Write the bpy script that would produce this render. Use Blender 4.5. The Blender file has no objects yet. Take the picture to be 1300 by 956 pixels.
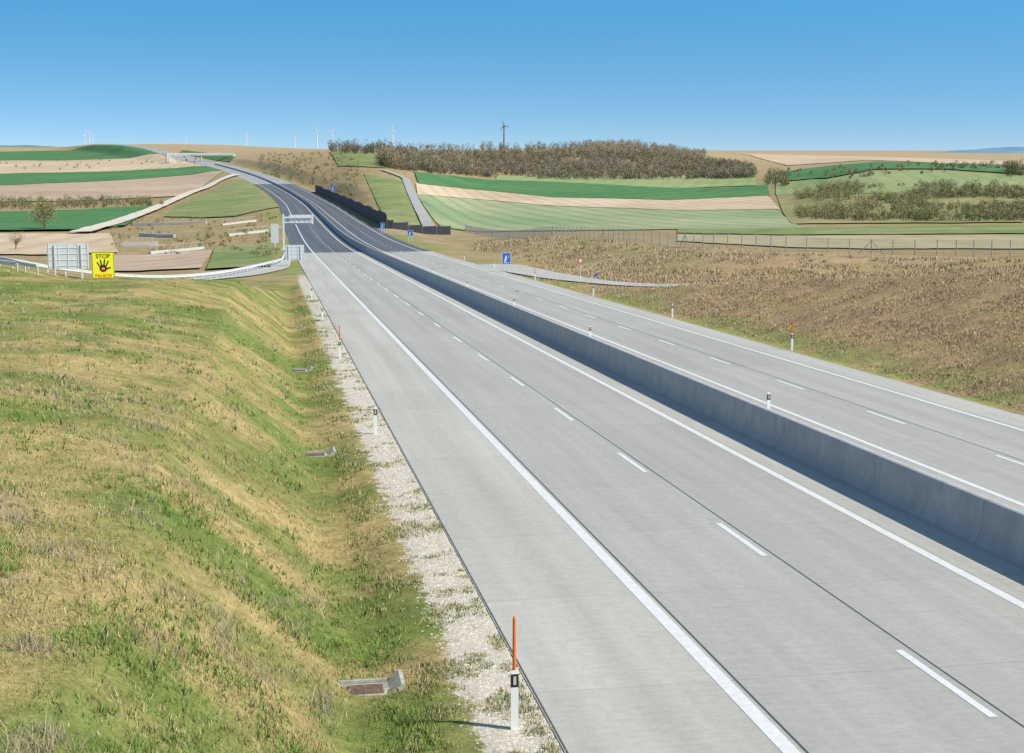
import bpy, math, numpy as np
from mathutils import Vector, Matrix
from mathutils.bvhtree import BVHTree
rng=np.random.default_rng(7)
CAMZ=8.0; F=1805.0; TH=math.radians(7.67); PHI=9.68
scene=bpy.context.scene
def ss(x,a,b):
    u=np.clip((x-a)/(b-a),0,1); return u*u*(3-2*u)
def vnoise(x,y,seed=0):
    x=np.asarray(x,float); y=np.asarray(y,float)
    xi=np.floor(x).astype(np.int64); yi=np.floor(y).astype(np.int64)
    fx=x-xi; fy=y-yi; fx=fx*fx*(3-2*fx); fy=fy*fy*(3-2*fy)
    def h(a,b):
        v=(a*374761393+b*668265263+seed*974711)&0xffffffff
        v=((v^(v>>13))*1274126177)&0xffffffff
        v=v^(v>>16)
        return (v&0xffffff)/float(0x1000000)
    return (h(xi,yi)*(1-fx)+h(xi+1,yi)*fx)*(1-fy)+(h(xi,yi+1)*(1-fx)+h(xi+1,yi+1)*fx)*fy
def fbm(x,y,seed=0,o=4):
    r=0;a=.5;
    for k in range(o):
        r=r+a*vnoise(x*2**k,y*2**k,seed+k*13); a*=.5
    return r/(1-.5**o)
# ---------------------------------------------------------------- materials
def newmat(name):
    m=bpy.data.materials.new(name); m.use_nodes=True
    nt=m.node_tree; b=nt.nodes['Principled BSDF']
    return m,nt,b
def N(nt,t,**kw):
    n=nt.nodes.new(t)
    for k,v in kw.items(): setattr(n,k,v)
    return n
def L(nt,a,b): nt.links.new(a,b)
def mathn(nt,op,a,b=None,c=None):
    n=nt.nodes.new('ShaderNodeMath'); n.operation=op
    for i,v in enumerate([a,b,c]):
        if v is None: continue
        if hasattr(v,'links'): nt.links.new(v,n.inputs[i])
        else: n.inputs[i].default_value=v
    return n.outputs[0]
def mixc(nt,fac,a,b,bt='MIX'):
    n=nt.nodes.new('ShaderNodeMix'); n.data_type='RGBA'; n.blend_type=bt
    for i,v in ((0,fac),(6,a),(7,b)):
        if hasattr(v,'links'): nt.links.new(v,n.inputs[i])
        else: n.inputs[i].default_value=(v if i==0 else (*v,1) if len(v)==3 else v)
    return n.outputs[2]
def noise(nt,scale,detail=4,rough=.6,vec=None):
    n=N(nt,'ShaderNodeTexNoise'); n.inputs['Scale'].default_value=scale; n.inputs['Detail'].default_value=detail; n.inputs['Roughness'].default_value=rough
    if vec is not None: L(nt,vec,n.inputs['Vector'])
    return n.outputs['Fac']
def ramp(nt,fac,p0,p1,c0=(0,0,0),c1=(1,1,1)):
    n=nt.nodes.new('ShaderNodeValToRGB'); e=n.color_ramp.elements
    e[0].position=p0;e[1].position=p1;e[0].color=(*c0,1);e[1].color=(*c1,1)
    L(nt,fac,n.inputs[0]); return n.outputs[0]
def simple(name,col,rough=.6,metal=0,var=.12,scale=3):
    m,nt,b=newmat(name)
    tc=N(nt,'ShaderNodeTexCoord').outputs['Object']
    f=noise(nt,scale,5,.6,tc)
    c=ramp(nt,f,.3,.7,tuple(x*(1-var) for x in col),tuple(min(1,x*(1+var)) for x in col))
    L(nt,c,b.inputs['Base Color']); b.inputs['Roughness'].default_value=rough; b.inputs['Metallic'].default_value=metal
    return m
def attrmat(name,rough=.9,up=0.9):
    m,nt,b=newmat(name)
    a=N(nt,'ShaderNodeAttribute',attribute_name='Col')
    L(nt,a.outputs['Color'],b.inputs['Base Color']); b.inputs['Roughness'].default_value=rough
    b.inputs['Specular IOR Level'].default_value=.1
    g=N(nt,'ShaderNodeNewGeometry'); v=N(nt,'ShaderNodeVectorMath',operation='ADD'); L(nt,g.outputs['Normal'],v.inputs[0]); v.inputs[1].default_value=(0,0,up)
    v2=N(nt,'ShaderNodeVectorMath',operation='NORMALIZE'); L(nt,v.outputs[0],v2.inputs[0]); L(nt,v2.outputs[0],b.inputs['Normal'])
    return m
def fieldmat(name,c1,c2,ang=0,period=6,stripe=.25,nscale=.01,tram=0):
    m,nt,b=newmat(name)
    tc=N(nt,'ShaderNodeTexCoord').outputs['Object']
    f=noise(nt,nscale,6,.65,tc)
    c=ramp(nt,f,.35,.65,c1,c2)
    f2=noise(nt,.12,5,.7,tc)
    c=mixc(nt,.4,c,ramp(nt,f2,.25,.75,(.45,.45,.45),(1.4,1.4,1.4)),'MULTIPLY')
    mp=N(nt,'ShaderNodeMapping'); mp.inputs['Rotation'].default_value=(0,0,math.radians(ang)); L(nt,tc,mp.inputs[0])
    w=N(nt,'ShaderNodeTexWave'); w.inputs['Scale'].default_value=.314/period; w.inputs['Distortion'].default_value=.6; w.inputs['Detail'].default_value=2
    L(nt,mp.outputs[0],w.inputs['Vector'])
    c=mixc(nt,stripe,c,ramp(nt,w.outputs['Fac'],.0,.5,(.5,.5,.5),(1.1,1.1,1.1)),'MULTIPLY')
    L(nt,c,b.inputs['Base Color']); b.inputs['Roughness'].default_value=.95; b.inputs['Specular IOR Level'].default_value=.1
    return m
# ---------------------------------------------------------------- mesh helper
def link(o):
    scene.collection.objects.link(o); return o
def meshobj(name,V,Fc,mats,uv=None,col=None,fl=None,smooth=False,mi=None,parent=None):
    V=np.asarray(V,np.float32).reshape(-1,3); Fc=np.asarray(Fc,np.int32); k=Fc.shape[1]; n=len(Fc)
    me=bpy.data.meshes.new(name); me.vertices.add(len(V)); me.vertices.foreach_set('co',V.ravel())
    me.loops.add(n*k); me.loops.foreach_set('vertex_index',Fc.ravel())
    me.polygons.add(n); me.polygons.foreach_set('loop_start',np.arange(0,n*k,k,dtype=np.int32))
    try: me.polygons.foreach_set('loop_total',np.full(n,k,np.int32))
    except Exception: pass
    me.update(calc_edges=True)
    if uv is not None:
        l=me.uv_layers.new(name='UVMap'); l.data.foreach_set('uv',np.asarray(uv,np.float32)[Fc.ravel()].ravel())
    if col is not None:
        c=np.ones((len(V),4),np.float32); c[:,:3]=col
        a=me.color_attributes.new('Col','FLOAT_COLOR','POINT'); a.data.foreach_set('color',c.ravel())
    if fl is not None:
        for nm,ar in fl.items():
            a=me.attributes.new(nm,'FLOAT','POINT'); a.data.foreach_set('value',np.asarray(ar,np.float32).ravel())
    for m in (mats if isinstance(mats,list) else [mats]): me.materials.append(m)
    if smooth: me.polygons.foreach_set('use_smooth',np.ones(n,bool))
    if mi is not None: me.polygons.foreach_set('material_index',np.asarray(mi,np.int32))
    me.validate(); me.update()
    o=bpy.data.objects.new(name,me); link(o)
    if parent: o.parent=parent
    return o
def gridfaces(n,m):
    i=np.arange(n-1)[:,None]*m+np.arange(m-1)[None,:]
    return np.stack([i,i+1,i+m+1,i+m],-1).reshape(-1,4)
class B:
    def __init__(s): s.v=[];s.f=[];s.m=[]
    def add(s,vs,fs,m=0):
        o=len(s.v); s.v+= [tuple(x) for x in vs]; s.f+=[tuple(i+o for i in f) for f in fs]; s.m+=[m]*len(fs)
    def box(s,c,d,m=0,rz=0):
        x,y,z=[k/2 for k in d]; co,si=math.cos(rz),math.sin(rz)
        vs=[]
        for a,b_,e in [(-x,-y,-z),(x,-y,-z),(x,y,-z),(-x,y,-z),(-x,-y,z),(x,-y,z),(x,y,z),(-x,y,z)]:
            vs.append((c[0]+a*co-b_*si,c[1]+a*si+b_*co,c[2]+e))
        s.add(vs,[(0,3,2,1),(4,5,6,7),(0,1,5,4),(1,2,6,5),(2,3,7,6),(3,0,4,7)],m)
    def cyl(s,p0,p1,r0,r1=None,seg=8,m=0):
        r1=r0 if r1 is None else r1
        p0=Vector(p0);p1=Vector(p1); d=(p1-p0).normalized(); a=d.orthogonal().normalized(); b_=d.cross(a)
        vs=[];n=seg
        for p,r in ((p0,r0),(p1,r1)):
            for i in range(n):
                t=2*math.pi*i/n; vs.append(p+a*(r*math.cos(t))+b_*(r*math.sin(t)))
        s.add(vs,[(i,(i+1)%n,n+(i+1)%n,n+i) for i in range(n)]+[tuple(range(n))[::-1],tuple(range(n,2*n))],m)
    def prism(s,prof,z0,z1,m=0,sc=1.0):
        n=len(prof); vs=[(x,y,z0) for x,y in prof]+[(x*sc,y*sc,z1) for x,y in prof]
        s.add(vs,[(i,(i+1)%n,n+(i+1)%n,n+i) for i in range(n)]+[tuple(range(n))[::-1],tuple(range(n,2*n))],m)
    def facepoly(s,pts,y,th,m=0):
        n=len(pts); vs=[(p[0],y,p[1]) for p in pts]+[(p[0],y+th,p[1]) for p in pts]
        s.add(vs,[tuple(range(n)),tuple(range(n,2*n))[::-1]]+[((i+1)%n,i,n+i,n+(i+1)%n) for i in range(n)],m)
    def build(s,name,mats,loc=(0,0,0),rz=0):
        me=bpy.data.meshes.new(name); me.from_pydata(s.v,[],s.f)
        for m in mats: me.materials.append(m)
        me.polygons.foreach_set('material_index',s.m); me.update()
        o=bpy.data.objects.new(name,me); link(o); o.location=loc; o.rotation_euler=(0,0,rz); return o
# ---------------------------------------------------------------- road alignment
SS=np.arange(-60,22001,5.0)
hd=np.interp(SS,[-60,560,715,875,1045,1225,1430,1700,22001],[-9.68,-9.68,-12.4,-14.5,-15.8,-17.3,-19.8,-21.5,-21.5])
hr=np.radians(hd)
cx=np.concatenate([[0],np.cumsum(5*np.sin((hr[1:]+hr[:-1])/2))]); cy=np.concatenate([[0],np.cumsum(5*np.cos((hr[1:]+hr[:-1])/2))])
cx-=np.interp(0,SS,cx); cy-=np.interp(0,SS,cy)
zz=np.interp(SS,[-60,0,300,650,790,960,1135,1320,1535,1960,2300,3000,22001],
   [60*.0389-8,-8,-8-300*.0389,-23.2,-21.6,-18.5,-16,-13,-8,4.5,9,5,0])
kk=np.exp(-.5*(np.arange(-30,31)*5/45.)**2); kk/=kk.sum()
zp=np.concatenate([zz[0]+.0389*5*np.arange(30,0,-1),zz,np.full(30,zz[-1])])
ZR=np.convolve(zp,kk,'valid')+CAMZ
def zr(s): return np.interp(s,SS,ZR)
def st2xy(s,t):
    h=np.interp(s,SS,hr); return np.interp(s,SS,cx)+t*np.cos(h), np.interp(s,SS,cy)-t*np.sin(h)
# ---------------------------------------------------------------- terrain survey table
C={}
C[0]=[(90,352),(105,343),(115,335),(128,334),(150,345),(250,330),(380,300),(600,268),(900,240),(1200,222),(1700,205),(2600,193),(4000,187),(9000,189),(22000,190)]
C[-400]=C[0]
C[100]=[(90,366),(105,358),(120,354),(130,353),(150,356),(250,329),(380,299),(600,268),(900,239),(1200,221),(1700,204),(2500,190),(4000,186),(9000,189),(22000,190)]
C[150]=[(90,370),(110,362),(130,358),(150,358),(250,328),(380,298),(600,270),(900,239),(1200,219),(1700,202),(2100,189),(2600,183),(9000,189),(22000,190)]
C[200]=[(90,376),(115,365),(140,361),(155,357),(250,327),(380,297),(600,270),(900,238),(1200,216),(1500,204),(1750,193),(1950,186),(2300,182),(9000,189),(22000,190)]
C[250]=[(90,380),(120,368),(140,363),(160,356),(250,329),(380,294),(600,266),(900,236),(1200,213),(1450,202),(1700,190),(2100,183),(9000,189),(22000,190)]
C[300]=[(90,390),(130,370),(155,356),(180,347),(250,331),(400,290),(650,257),(900,231),(1100,218),(1250,207),(1450,195),(1700,188),(2100,184),(9000,189),(22000,190)]
C[350]=[(90,395),(150,360),(180,346),(250,328),(400,290),(650,258),(800,241),(900,230),(1000,215),(1150,201),(1350,191),(1700,187),(9000,190),(22000,190)]
C[400]=[(90,400),(150,360),(180,344),(250,325),(400,288),(650,257),(780,241),(870,221),(980,204),(1150,193),(1400,189),(9000,191),(22000,190)]
C[460]=[(90,400),(150,360),(250,325),(400,290),(500,268),(600,243),(720,222),(850,205),(1000,194),(1300,190),(9000,191),(22000,190)]
C[520]=[(90,400),(150,358),(250,322),(350,303),(400,292),(500,265),(600,244),(700,230),(800,219),(1000,205),(1300,192),(2000,191),(22000,190)]
C[600]=[(90,390),(150,358),(200,334),(300,316),(380,299),(460,294),(550,281),(650,270),(800,253),(950,237),(1100,223),(1300,203),(1600,190),(2500,192),(22000,190)]
C[700]=[(90,380),(150,361),(175,352),(205,338),(240,305),(260,298),(400,296),(500,288),(650,271),(800,255),(950,240),(1100,228),(1350,203),(1600,188),(1900,187),(2500,193),(22000,190)]
C[780]=[(90,375),(140,366),(160,360),(187,347),(210,310),(222,304),(330,302),(430,296),(520,287),(650,273),(800,257),(950,242),(1100,230),(1350,203),(1550,188),(1750,185),(2500,193),(22000,190)]
C[900]=[(90,372),(128,366),(150,358),(172,346),(186,316),(194,312),(300,305),(400,299),(500,289),(650,273),(800,257),(950,243),(1100,230),(1400,205),(1700,198),(2400,195),(22000,191)]
C[1000]=[(80,374),(120,366),(145,357),(165,346),(176,322),(183,319),(250,312),(350,302),(450,291),(650,272),(800,252),(950,238),(1100,223),(1400,206),(2000,196),(22000,191)]
C[1100]=[(80,370),(112,365),(130,357),(165,346),(174,325),(180,323),(230,315),(330,303),(420,293),(500,284),(620,264),(720,242),(850,222),(950,212),(1400,203),(2000,197),(22000,191)]
C[1200]=[(80,368),(110,365),(130,355),(160,345),(170,328),(176,325),(215,318),(310,304),(410,292),(500,282),(610,260),(710,238),(850,220),(950,212),(1400,206),(2000,199),(22000,191)]
C[1300]=[(80,366),(108,363),(125,355),(150,344),(160,330),(166,326),(200,320),(300,305),(400,292),(500,280),(600,258),(700,238),(850,222),(950,213),(1400,208),(2000,201),(22000,191)]
C[1800]=C[1300]
pxs=np.array(sorted(C)); LY=np.linspace(math.log(60),math.log(22000),700)
tab=np.array([np.interp(LY,np.log([a for a,b in C[p]]),[b for a,b in C[p]]) for p in pxs],float)
PX=np.arange(-400,1801,10.0)
T=np.stack([np.interp(PX,pxs,tab[:,j]) for j in range(len(LY))],1)
def gs(A,ax,sig):
    r=int(sig*3)+1; k=np.exp(-.5*(np.arange(-r,r+1)/sig)**2); k/=k.sum()
    pw=[(0,0),(0,0)]; pw[ax]=(r,r); A=np.pad(A,pw,'edge')
    return np.apply_along_axis(lambda v:np.convolve(v,k,'valid'),ax,A)
T=gs(gs(T,0,2.0),1,1.5)
far_w=np.clip((LY-math.log(260))/.3,0,1)[None,:]
T=T*(1-far_w)+gs(T,1,4.0)*far_w
def rowmap(x,y):
    y=np.maximum(y,40.); p=np.clip(650+1810*x/y,-399.9,1799.9)
    fi=(p+400)/10; fj=np.clip((np.log(y)-LY[0])/(LY[1]-LY[0]),0,len(LY)-1.001)
    i=fi.astype(int); j=fj.astype(int); i=np.minimum(i,len(PX)-2); a=fi-i; b=fj-j
    return (T[i,j]*(1-a)+T[i+1,j]*a)*(1-b)+(T[i,j+1]*(1-a)+T[i+1,j+1]*a)*b
def ratio(row): return np.tan(np.arctan((433-row)/F)-TH)
def zmap(x,y): return ratio(rowmap(x,y))*np.maximum(y,40.)+CAMZ
def ground(s,t):
    s=np.asarray(s,float);t=np.asarray(t,float)
    x,y=st2xy(s,t); Z=zr(s); zm=zmap(x,y)
    rel=(fbm(x/7,y/7,3,3)-.5)
    zm=zm+rel*.35*ss(s,120,200)+ (fbm(x/60,y/60,9,3)-.5)*1.2*ss(s,400,900)
    dl=np.maximum(4.1-t,0); dr=np.maximum(t-27.7,0); d=dl+dr
    wc=1-ss(d,2.0,np.where(t<16,26.,15.))
    far=zm*(1-wc)+(Z-.06)*wc
    hl=np.interp(t,[-300,-60,-25,-12,-7,-2.5,0.2,1.0,1.7,2.6,4.1],[6,4.5,3.9,3.6,3.35,2.5,.45,-.28,-.33,-.08,-.02])
    hrr=np.interp(t,[27.7,28.6,29.5,41,46,60,100,300],[-.02,-.14,0.05,3.9,4.3,4.5,5,6])
    bump=rel*.5*np.where(t<16,ss(-t,-1,3),ss(t,30,33))+(fbm(x/1.9,y/1.9,5,2)-.5)*.2*np.where(t<16,ss(-t,-3,1),ss(t,28,32))
    near=Z+np.where(t<16,hl,hrr)+bump
    sl=np.interp(t,[-60,-20,-12,-7,-2.5,2,4.1],[92,98,92,94,106,138,150])
    sr=np.interp(t,[27.7,32.4,36.7,41,50,80],[132,116,101,80,68,60])
    w=np.where(t<16,1-ss(s,sl,sl+16),1-ss(s,sr-4,sr+14))
    z=near*w+far*(1-w)
    ins=(t>4.2)&(t<27.6)
    return np.where(ins,Z-.15,z)
s1=np.arange(-25,150,.6); s2=[150.]
while s2[-1]<21000: s2.append(s2[-1]+max(.6,.014*(s2[-1]-130)) if s2[-1]<3500 else s2[-1]*1.06)
Sg=np.concatenate([s1,s2])
tc=np.concatenate([np.arange(-14,4.0,.32),[4.1,4.25,27.55,27.7],np.arange(28.0,62,.45)])
tl=[-14.5];st=.5
while tl[-1]>-14000: tl.append(tl[-1]-st); st*=1.045
tr=[62.5];st=.5
while tr[-1]<14000: tr.append(tr[-1]+st); st*=1.045
Tg=np.concatenate([tl[::-1],tc[:],[10,16,22],tr]); Tg=np.unique(np.round(Tg,3))
S2,T2=np.meshgrid(Sg,Tg,indexing='ij')
X2,Y2=st2xy(S2,T2); Z2=ground(S2,T2)
def lerp(a,b,w): return a*(1-w[...,None])+b*w[...,None]
straw=np.array([.46,.36,.16]);green=np.array([.165,.24,.055]);olive=np.array([.29,.27,.095]);brown=np.array([.43,.30,.17]);tan=np.array([.55,.42,.26])
def groundcol(s,t):
    x,y=st2xy(s,t)
    n1=fbm(x/9,y/9,21,4); n2=fbm(x/2.2,y/2.2,31,5); n3=fbm(x/25,y/25,41,3)
    bc=lambda c:np.broadcast_to(c,s.shape+(3,))
    left=lerp(bc(straw),bc(olive),ss(n2,.3,.7))
    gw=ss(n1*.45+n2*.55+.15*ss(-(s-t),-36,-10)+.08*ss(s,60,95)*ss(-t,-2,2),.44,.68)
    left=lerp(left,bc(green),gw*.75)
    right=lerp(bc(brown),bc(straw*np.array([1.05,.98,1.05])),ss(n2,.35,.7)*.6)
    gr=np.clip((1-ss(t+n2*2-1,29.3,32))*.7+ss(n1,.52,.72)*.22,0,1)
    right=lerp(right,bc(green*1.1+straw*.2),gr*ss(n2,.25,.6))
    nearc=np.where((t<16)[...,None],left,right)
    farc=lerp(bc(brown*1.05),bc(tan*.8),ss(n3,.35,.65))
    farc=lerp(farc,bc(olive*.95),ss(n2*.5+n1*.5,.38,.62)*.6)
    farc=lerp(farc,bc(tan),ss(s,900,1500)*.7)
    vg=(1-ss(np.abs(t-15.9)-11.8,1,9))*ss(n1,.3,.55)*.6
    farc=lerp(farc,bc(green*1.1+straw*.15),vg)
    return lerp(nearc,farc,ss(s,125,190))
GC=groundcol(S2,T2)
grav=np.where(T2<16,ss(T2,2.5,3.4)*(1-ss(T2,4.2,4.3)),0)*(1-ss(S2,150,190))
gm,nt,b=newmat('grass_ground')
a=N(nt,'ShaderNodeAttribute',attribute_name='Col'); tco=N(nt,'ShaderNodeTexCoord').outputs['Object']
nf=noise(nt,2.2,8,.72,tco); nc=noise(nt,.35,5,.6,tco); nff=noise(nt,14,5,.75,tco)
c=mixc(nt,.75,a.outputs['Color'],ramp(nt,nf,.3,.7,(.5,.52,.48),(1.45,1.42,1.42)),'MULTIPLY')
c=mixc(nt,.7,c,ramp(nt,nff,.3,.7,(.45,.45,.45),(1.5,1.47,1.45)),'MULTIPLY')
c=mixc(nt,.7,c,ramp(nt,nc,.3,.7,(.7,.76,.7),(1.22,1.18,1.18)),'MULTIPLY')
g=N(nt,'ShaderNodeAttribute',attribute_name='Grav')
gn=mathn(nt,'MULTIPLY_ADD',noise(nt,1.7,9,.78,tco),2.9,-1.5)
gw=ramp(nt,mathn(nt,'ADD',g.outputs['Fac'],gn),.47,.60)
v=N(nt,'ShaderNodeTexVoronoi'); v.inputs['Scale'].default_value=42; L(nt,tco,v.inputs['Vector'])
gc=mixc(nt,.35,ramp(nt,noise(nt,6,7,.75,tco),.3,.7,(.52,.45,.34),(.82,.77,.66)),ramp(nt,v.outputs['Distance'],.0,.6,(1.1,1.1,1.1),(.62,.6,.56)),'MULTIPLY')
c=mixc(nt,gw,c,gc); L(nt,c,b.inputs['Base Color']); b.inputs['Roughness'].default_value=.95; b.inputs['Specular IOR Level'].default_value=.1
bp=N(nt,'ShaderNodeBump'); bp.inputs['Strength'].default_value=.6; bp.inputs['Distance'].default_value=.11
L(nt,mathn(nt,'ADD',nf,mathn(nt,'MULTIPLY',nff,.4)),bp.inputs['Height']); L(nt,bp.outputs[0],b.inputs['Normal'])
P=np.stack([X2,Y2,Z2],-1).reshape(-1,3); gf=gridfaces(len(Sg),len(Tg))
ground_o=meshobj('ground',P,gf[:,::-1],gm,col=GC.reshape(-1,3),fl={'Grav':grav},smooth=True)
bvh=BVHTree.FromPolygons([tuple(p) for p in P.tolist()],gf.tolist())
def gz(x,y):
    h=bvh.ray_cast(Vector((x,y,900)),Vector((0,0,-1)))
    return h[0].z if h[0] else 0.
LYs=np.exp(np.linspace(math.log(100),math.log(9000),900))
def survey(px,row,ymin=280,ymax=6000):
    a=(px-650)/F
    b_=(433-row)/F; k=a/(math.cos(TH)+b_*math.sin(TH))
    ys=LYs[(LYs>=ymin)&(LYs<=ymax)]; r=rowmap(k*ys,ys)
    i=np.argmax(r<=row) if (r<=row).any() else int(np.argmin(r))
    if i>0:
        f=(r[i-1]-row)/(r[i-1]-r[i]+1e-9); Y=ys[i-1]+(ys[i]-ys[i-1])*min(max(f,0),1)
    else: Y=ys[0]
    return k*Y,Y
def at(px,Y): x=(px-650)/F*Y; return x,Y
# ---------------------------------------------------------------- fields
def field(name,top,bot,mat,lift=.35,ymin=280,ymax=6000,nu=70,nv=16):
    V=[]
    for i in range(nu):
        u=i/(nu-1)
        pt=top[0][0]+(top[-1][0]-top[0][0])*u; pb=bot[0][0]+(bot[-1][0]-bot[0][0])*u
        rt=np.interp(pt,[p[0] for p in top],[p[1] for p in top]); rb=np.interp(pb,[p[0] for p in bot],[p[1] for p in bot])
        a=np.array(survey(pt,rt,ymin,ymax)); c_=np.array(survey(pb,rb,ymin,ymax))
        for j in range(nv):
            q=a+(c_-a)*j/(nv-1); V.append((q[0],q[1],gz(*q)+lift))
    return meshobj(name,V,gridfaces(nu,nv),mat,smooth=True)
gA=fieldmat('winter_wheat',(.085,.215,.085),(.125,.265,.10),30,18,.25)
gB=fieldmat('young_crop',(.26,.35,.18),(.42,.43,.25),-12,14,.3)
gC=fieldmat('meadow',(.27,.35,.14),(.38,.42,.20),10,12,.15)
gD=fieldmat('rough_meadow',(.19,.27,.085),(.33,.33,.15),10,12,.1,.03)
gE=fieldmat('dry_meadow',(.42,.37,.20),(.52,.44,.27),10,12,.1,.03)
bA=fieldmat('ploughed_soil',(.56,.43,.28),(.70,.56,.38),-8,10,.22)
bB=fieldmat('tilled_soil',(.47,.35,.25),(.60,.46,.33),12,8,.25)
bC=fieldmat('scrub_soil',(.25,.27,.10),(.40,.34,.17),0,30,.1,.02)
field('crop_field',[(528,246),(700,260),(850,266),(985,265)],[(560,300),(700,294),(850,292),(1020,290)],gB,.3,430)
field('ploughed_field',[(528,234),(700,250),(850,254),(975,249)],[(530,248),(700,262),(850,268),(990,267)],bA,.5,430)
field('crop_field',[(526,219),(620,229),(700,232),(850,240),(920,240),(974,236)],[(532,235),(620,243),(700,251),(850,255),(978,249)],gA,.7,430)
field('meadow',[(630,224),(960,224)],[(630,230),(700,233),(850,241),(960,236)],gC,.5,430)
field('crop_field',[(985,220),(1050,212),(1110,206),(1200,208),(1300,212)],[(985,231),(1050,227),(1110,215),(1200,216),(1300,222)],gA,.7,430)
field('ploughed_field',[(920,194),(1000,197),(1090,199),(1300,205)],[(960,200),(1000,211),(1100,204),(1300,211)],bA,.5,700)
field('meadow',[(985,232),(1050,228),(1110,217),(1200,218),(1300,224)],[(985,248),(1100,246),(1200,246),(1300,250)],gC,.5,430)
field('scrub_field',[(985,246),(1100,242),(1200,242),(1300,248)],[(1005,285),(1100,284),(1200,284),(1300,283)],bC,.4,430)
field('meadow',[(860,292),(1000,290),(1400,285)],[(860,297),(1000,299),(1400,297)],gD,.3,330)
field('dry_meadow',[(860,298),(1000,300),(1400,298)],[(860,307),(1000,315),(1100,317),(1400,318)],gE,.2,200)
field('meadow',[(418,194),(455,189),(490,200)],[(430,212),(455,212),(490,214)],gD,.5,500)
field('crop_field',[(-60,194),(100,191),(180,194)],[(-60,205),(100,204),(205,200)],gA,.7,280)
field('ploughed_field',[(-60,205),(100,204),(205,200)],[(-60,223),(150,218),(262,212)],bA,.5,280)
field('crop_field',[(-60,223),(150,218),(262,212)],[(-60,239),(150,230),(285,219)],gA,.7,280)
field('ploughed_field',[(-60,239),(150,230),(285,219)],[(-60,258),(100,256),(235,250)],bB,.5,280)
field('crop_field',[(-60,272),(100,268),(195,262)],[(-60,295),(100,294),(160,288)],gA,.7,280)
field('ploughed_field',[(-60,297),(60,298),(140,297)],[(-60,323),(60,325),(150,322)],bA,.3,200)
field('meadow',[(222,262),(300,230),(318,236)],[(208,276),(300,278),(356,268)],gD,.4,280)
field('ploughed_field',[(130,326),(270,322)],[(120,346),(255,345)],bB,.25,165)
field('meadow',[(272,320),(345,318)],[(262,347),(345,344)],gD,.3,165)
field('meadow',[(462,222),(512,230)],[(500,292),(540,296)],gD,.25,330)
field('meadow',[(232,191),(300,199)],[(226,196),(292,203)],gA,.5,900)
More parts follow.
